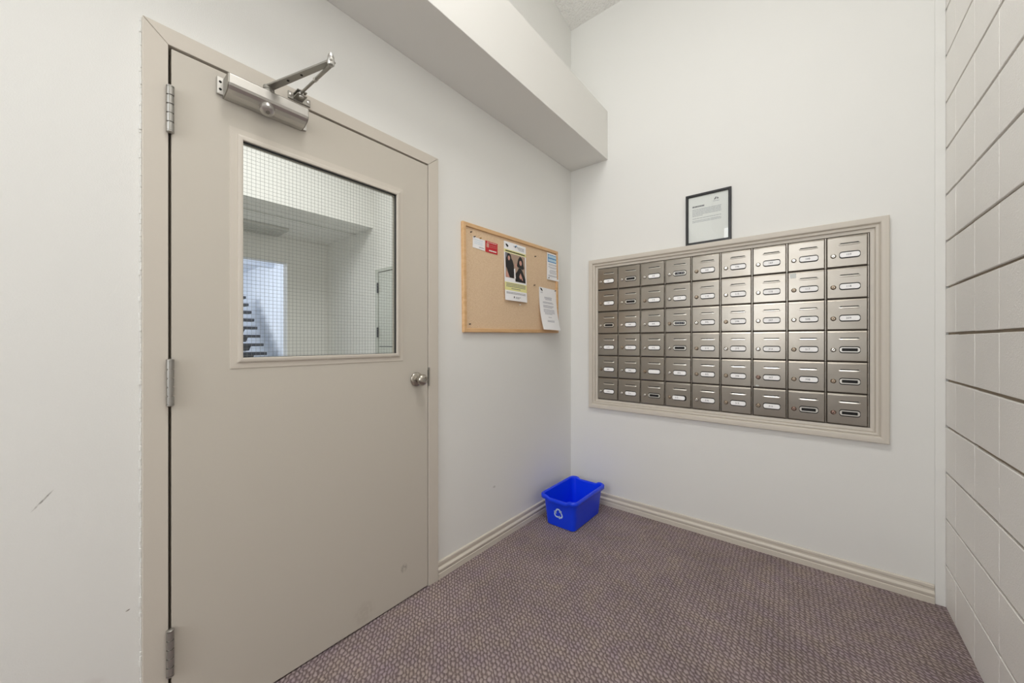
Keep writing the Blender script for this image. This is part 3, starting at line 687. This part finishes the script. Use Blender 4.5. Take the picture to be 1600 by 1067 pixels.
# curling letter
rt, F = sheet('letter', 2.060, 1.272, .216, .2935, M['white'], 'white typed letter curling away from the lower part of the corkboard', 'letter', lambda u, v: .042 * (1 - v) ** 2.2 + .006 * math.sin(math.pi * u) * (1 - v) + .001, -1)
mb = MB(); Fw = lambda u, v: F(u, v, .0003)
for v, a, b_ in ((.228, .060, .155), (.221, .060, .150), (.213, .070, .150), (.194, .040, .160), (.187, .040, .170), (.170, .040, .170), (.163, .040, .165), (.156, .040, .150), (.142, .04, .175), (.134, .04, .175), (.126, .04, .175), (.118, .05, .175), (.110, .05, .14), (.088, .085, .125), (.064, .065, .155), (.057, .065, .15)):
    words(mb, a, b_, v, .0034, 3, Fw, 0)
words(mb, .016, .046, .257, .003, 2, Fw, 0)
mb.build('printed_text', [M['ink_lt']], rt)
mb = MB(); poly(mb, F, [(.012, .288), (.030, .284), (.040, .272), (.034, .266), (.028, .272), (.018, .276)]); mb.build('letterhead_mark', M['black'], rt)
# push pins
pins = [(1.414, 1.788, 'dark', 'push pin stuck in the cork beside the upper frame corner', 'pin'),
        (1.440, 1.768, 'dark', 'push pin with long head above the white business card', 'pin'), (1.488, 1.770, 'pin_brass', 'brass push pin holding the white business card', 'pin'),
        (1.405, 1.285, 'dark', 'push pin at the lower corner of the corkboard near the door', 'pin'), (2.015, 1.762, 'dark', 'brown push pin alone between the poster and the blue notice', 'pin'),
        (2.005, 1.568, 'pin', 'push pin alone just above the typed letter', 'pin'), (1.848, 1.424, 'pin_white', 'white push pin just below the hooded-figures poster', 'pin'),
        (2.176, 1.640, 'dark', 'dark push pin at the lower corner of the blue-headed notice', 'pin'), (2.262, 1.556, 'pin', 'push pin holding the top corner of the typed letter', 'pin'),
        (1.806, 1.788, 'blue_print', 'blue push pin holding the top of the poster', 'pin')]
M['dark_p'] = M['pin']
for y, z, mk, lab, _ in pins:
    mm = M['pin'] if mk in ('dark', 'pin') else M[mk]
    p = empty('push_pin', (XK, y, z), lab, 'push pin', 'push pins on the corkboard')
    MB().lathe((XK + .003, y, z), (1, 0, 0), [(0, .0038), (.0015, .0038), (.0022, .0022), (.007, .0018), (.008, .0034), (.0095, .0034), (.010, 0)], 12).build('pin_head', mm, p, smooth=True)
    MB().cyl((XK - .003, y, z), (XK + .004, y, z), .0006, n=6).build('needle', M['alu'], p)

# ------------------------------------------------------------------ recycling bin
bx, by = -1.2515, 2.190
bn = empty('recycling_bin', (bx, by, 0), 'blue plastic recycling bin on the carpet in the corner', 'recycling bin')
def rr(hx_, hy_, r, n=6):
    pts = []
    for sx, sy, a in ((1, 1, 0), (-1, 1, 90), (-1, -1, 180), (1, -1, 270)):
        for k in range(n + 1): t = math.radians(a + 90 * k / n); pts.append((sx * (hx_ - r) + r * math.cos(t), sy * (hy_ - r) + r * math.sin(t)))
    # extra points along the straight sides so the rim can dip
    out = []; m_ = len(pts)
    for i in range(m_):
        p, q = pts[i], pts[(i + 1) % m_]; out.append(p)
        if (Vector(p) - Vector(q)).length > .05:
            for k in range(1, 12): out.append((p[0] + (q[0] - p[0]) * k / 12, p[1] + (q[1] - p[1]) * k / 12))
    return out
HB = .200
def lvl(z, hx_, hy_, r, rim_=False):
    res = []
    for px_, py_ in rr(hx_, hy_, r):
        dz = 0
        if rim_ and abs(py_) > hy_ - .03:
            t = max(0, min(1, (.085 - abs(px_)) / .022)); dz = -.013 * t * t * (3 - 2 * t)
        res.append((bx + px_, by + py_, z + dz))
    return res
tx, ty = .1365, .2125
outer_w = [lvl(.0005, .098, .172, .022), lvl(.006, .104, .178, .026), lvl(.09, .1115, .1865, .028), lvl(HB - .030, .1185, .1945, .030, True)]
rimr = [lvl(HB - .030, .1185, .1945, .030, True), lvl(HB - .029, .1320, .2080, .034, True), lvl(HB - .027, .1355, .2115, .036, True), lvl(HB - .006, tx, ty, .037, True), lvl(HB, .1300, .2070, .035, True), lvl(HB - .001, .1235, .2005, .032, True), lvl(HB - .008, .1195, .1965, .030, True)]
inner_w = [lvl(HB - .008, .1195, .1965, .030, True), lvl(.09, .1085, .1835, .027), lvl(.010, .1010, .1750, .025), lvl(.005, .094, .168, .020)]
def loft(rings, cap0=False, cap1=False):
    mb = MB(); n = len(rings[0]); vs = [v for r_ in rings for v in r_]; fs = []
    for k in range(len(rings) - 1):
        for i in range(n): j = (i + 1) % n; fs.append((k * n + i, k * n + j, (k + 1) * n + j, (k + 1) * n + i))
    if cap0: fs.append(tuple(reversed(range(n))))
    if cap1: fs.append(tuple(range((len(rings) - 1) * n, len(rings) * n)))
    return mb.add(vs, fs)
loft([outer_w[0]] + outer_w[1:] , True).build('outer_shell', M['bin'], bn, smooth=True)
loft(inner_w, False, True).build('inner_shell', M['bin'], bn, smooth=True)
loft(rimr).build('rim', M['bin'], bn, smooth='all')
# recycling symbol on the short side: three folded arrows chasing each other
def face_pt(u, v):       # on the sloping front face (towards -Y)
    z = .092 + v; hy_ = .178 + (.1945 - .178) * (z - .006) / .164
    return (bx - .004 + u, by - hy_ - .0008, z)
mb = MB(); R = .030
def rot(p, a): c_, s_ = math.cos(a), math.sin(a); return (p[0] * c_ - p[1] * s_, p[0] * s_ + p[1] * c_)
cl2 = [(-.0200, .0015), (-.0095, .0197), (-.0045, .0235), (.0045, .0235), (.0095, .0197), (.0118, .0157)]
def off(pts, w_):
    out = []
    for i, p in enumerate(pts):
        a_ = pts[max(i - 1, 0)]; b_ = pts[min(i + 1, len(pts) - 1)]; dx, dy = b_[0] - a_[0], b_[1] - a_[1]; l_ = math.hypot(dx, dy)
        out.append((p[0] - dy / l_ * w_, p[1] + dx / l_ * w_))
    return out
for k in range(3):
    o1, o2 = off(cl2, .0039), off(cl2, -.0039); K = 1.22; an = -k * 2 * math.pi / 3
    for i in range(len(cl2) - 1):
        mb.add([face_pt(*[K * c_ for c_ in rot(p, an)]) for p in (o2[i], o2[i + 1], o1[i + 1], o1[i])], [(0, 1, 2, 3)])
    hd = [(.0118 - .0098, .0157 - .0056), (.0118 + .0098, .0157 + .0056), (.0118 + .0058, .0157 - .0100)]
    hd = [(.0023, .0109), (.0213, .0205), (.0178, .0050)]
    mb.add([face_pt(*[K * c_ for c_ in rot(p, an)]) for p in hd], [(0, 1, 2)])
mb.build('recycling_symbol', M['bin_white'], bn)

# ------------------------------------------------------------------ ceiling lamp of the vestibule (above the frame)
lp = empty('ceiling_light', (-.38, .40, 3.68), 'rectangular ceiling lamp hung high above the vestibule', 'ceiling light')
MB().box(-.98, .22, .10, .70, 3.70, 3.78).build('lamp_housing', M['white'], lp, bevel=.004)
MB().box(-.95, .19, .13, .67, 3.685, 3.70).build('lamp_diffuser', M['diffuser'], lp)
for x in (-.8, .05): MB().cyl((x, .40, 3.78), (x, .40, ceil_z(.40) + .01), .008, n=10).build('hanger', M['alu'], lp)

# ------------------------------------------------------------------ the lobby beyond the glass
YL = 2.45
tag(MB().box(-5.65, XA - .14, YL, YL + .1, 0, 3.7).build('wall_lobby_back', M['lobby']), 'pale lobby wall with a second door', 'wall', kind='structure')
mb = MB().box(-5.65, -5.50, 1.93, YL, 0, 2.6).box(-5.65, -5.50, 1.0, 1.93, 2.25, 2.6).box(-5.65, -5.50, -.6, 1.0, 0, 2.6)
tag(mb.build('wall_lobby_far', M['lobby'], bevel=.003), 'pale far lobby wall with an opening to the stairs', 'wall', kind='structure')
tag(MB().box(-5.65, -4.235, -.6, YL, 2.60, 3.7).build('wall_lobby_bulkhead', M['lobby']), 'lowered lobby ceiling with a bright upper face', 'bulkhead', kind='structure')
tag(MB().box(-4.235, XA - .14, -.6, YL, 3.62, 3.7).build('ceiling', M['lobby']), 'high pale lobby ceiling', 'ceiling', kind='structure')
tag(MB().box(-5.65, XA - .14, -.7, -.6, 0, 3.7).build('wall_lobby_front', M['lobby']), 'pale near lobby wall out of view', 'wall', kind='structure')
tag(MB().box(-4.665, -4.645, -.6, YL - .001, 2.592, 2.6).build('trim_3', M['lobby_dk']), 'thin joint strip across the lowered lobby ceiling', 'trim', kind='structure')
v = empty('ceiling_vent', (-5.28, 1.3, 2.6), 'grey louvred grille on the lowered lobby ceiling, seen through the glass', 'vent')
MB().box(-5.46, -5.06, .85, 1.80, 2.565, 2.5995).build('vent_frame', M['lobby_dk'], v, bevel=.006)
for k in range(5): MB().box(-5.43 + k * .07, -5.40 + k * .07, .88, 1.76, 2.552, 2.566).build('slat', M['lobby_dk'], v)
# second door in the lobby
d2 = empty('door_2', (-3.55, YL, 0), kind='structure'); tag(d2, 'pale grey lobby door seen through the wired glass', 'door', kind='structure')
for mb in (MB().box(-4.16, -4.095, YL - .018, YL, 0, 2.068), MB().box(-3.185, -3.12, YL - .018, YL, 0, 2.068), MB().box(-4.095, -3.185, YL - .018, YL, 2.032, 2.068)): mb.build('door_jamb', M['lobby_door'], d2, bevel=.002)
MB().box(-4.085, -3.195, YL - .014, YL - .001, .01, 2.024).build('door_leaf', M['lobby_door'], d2, bevel=.002)
MB().box(-4.095, -3.185, YL - .006, YL - .0005, .005, 2.032).build('door_gap', M['dark'], d2)  # dark plate painted as the shade between leaf and jamb
for z in (1.84, 1.30, .25): MB().cyl((-4.09, YL - .024, z - .06), (-4.09, YL - .024, z + .06), .011, n=12).build('hinge', M['tread'], d2, smooth=True)
MB().box(-4.06, -3.22, YL - .0165, YL - .014, 1.126, 1.134).build('panel_groove', M['tread'], d2)
# stairwell
tag(MB().box(-12.2, -5.65, 3.0, 3.1, 0, 3.6).build('wall_stair_side', M['stairwall']), 'bluish white stairwell side wall', 'wall', kind='structure')
tag(MB().box(-12.3, -12.2, -.7, 3.1, 0, 3.6).build('wall_stair_end', M['stairwall']), 'bluish white wall at the top of the stairs', 'wall', kind='structure')
tag(MB().box(-12.2, -5.65, -.7, -.6, 0, 3.6).build('wall_stair_near', M['stairwall']), 'stairwell wall out of view', 'wall', kind='structure')
tag(MB().box(-12.2, -9.5, -.6, 3.0, 2.98, 3.6).box(-9.5, -9.3, -.6, 3.0, 2.84, 3.6).box(-9.3, -5.65, -.6, 3.0, 3.05, 3.6).build('ceiling', M['stairwall']), 'bluish white stairwell ceiling with a beam', 'ceiling', kind='structure')
st = empty('staircase', (-8.0, 2.1, 0), 'dark open-riser staircase climbing away behind the wired glass', 'staircase')
n0 = 12
for k in range(n0):
    z = .97 + (k - 4) * .181; x = -8.80 - (k - 4) * .197
    tr_ = MB().box(x - .27, x + .02, 1.45, 2.70, z - .06, z).build('tread', M['tread'], st, bevel=.006)
    for yy in (1.72, 2.36):
        pts = [(yy - .12, z - .06), (yy + .12, z - .06), (yy + .085, z - .15), (yy - .085, z - .15)]
        MB().prism(pts, lambda a, b: (x - .01, a, b), lambda a, b: (x - .22, a, b)).build('bracket', M['tread'], tr_)
for yy in (1.72, 2.36):
    xa, za = -8.80 + 4 * .197 - .02, .97 - 4 * .181 - .12; xb, zb = -8.80 - 7 * .197 - .2, .97 + 7 * .181 - .12
    MB().add([(xa, yy - .035, 0), (xa - .22, yy - .035, 0), (xb, yy - .035, zb - .1), (xb, yy - .035, zb), (xa, yy - .035, za + .04),
              (xa, yy + .035, 0), (xa - .22, yy + .035, 0), (xb, yy + .035, zb - .1), (xb, yy + .035, zb), (xa, yy + .035, za + .04)],
             [(0, 1, 2, 3, 4), (9, 8, 7, 6, 5), (0, 5, 6, 1), (1, 6, 7, 2), (2, 7, 8, 3), (3, 8, 9, 4), (4, 9, 5, 0)]).build('stringer', M['stairwall'], st)
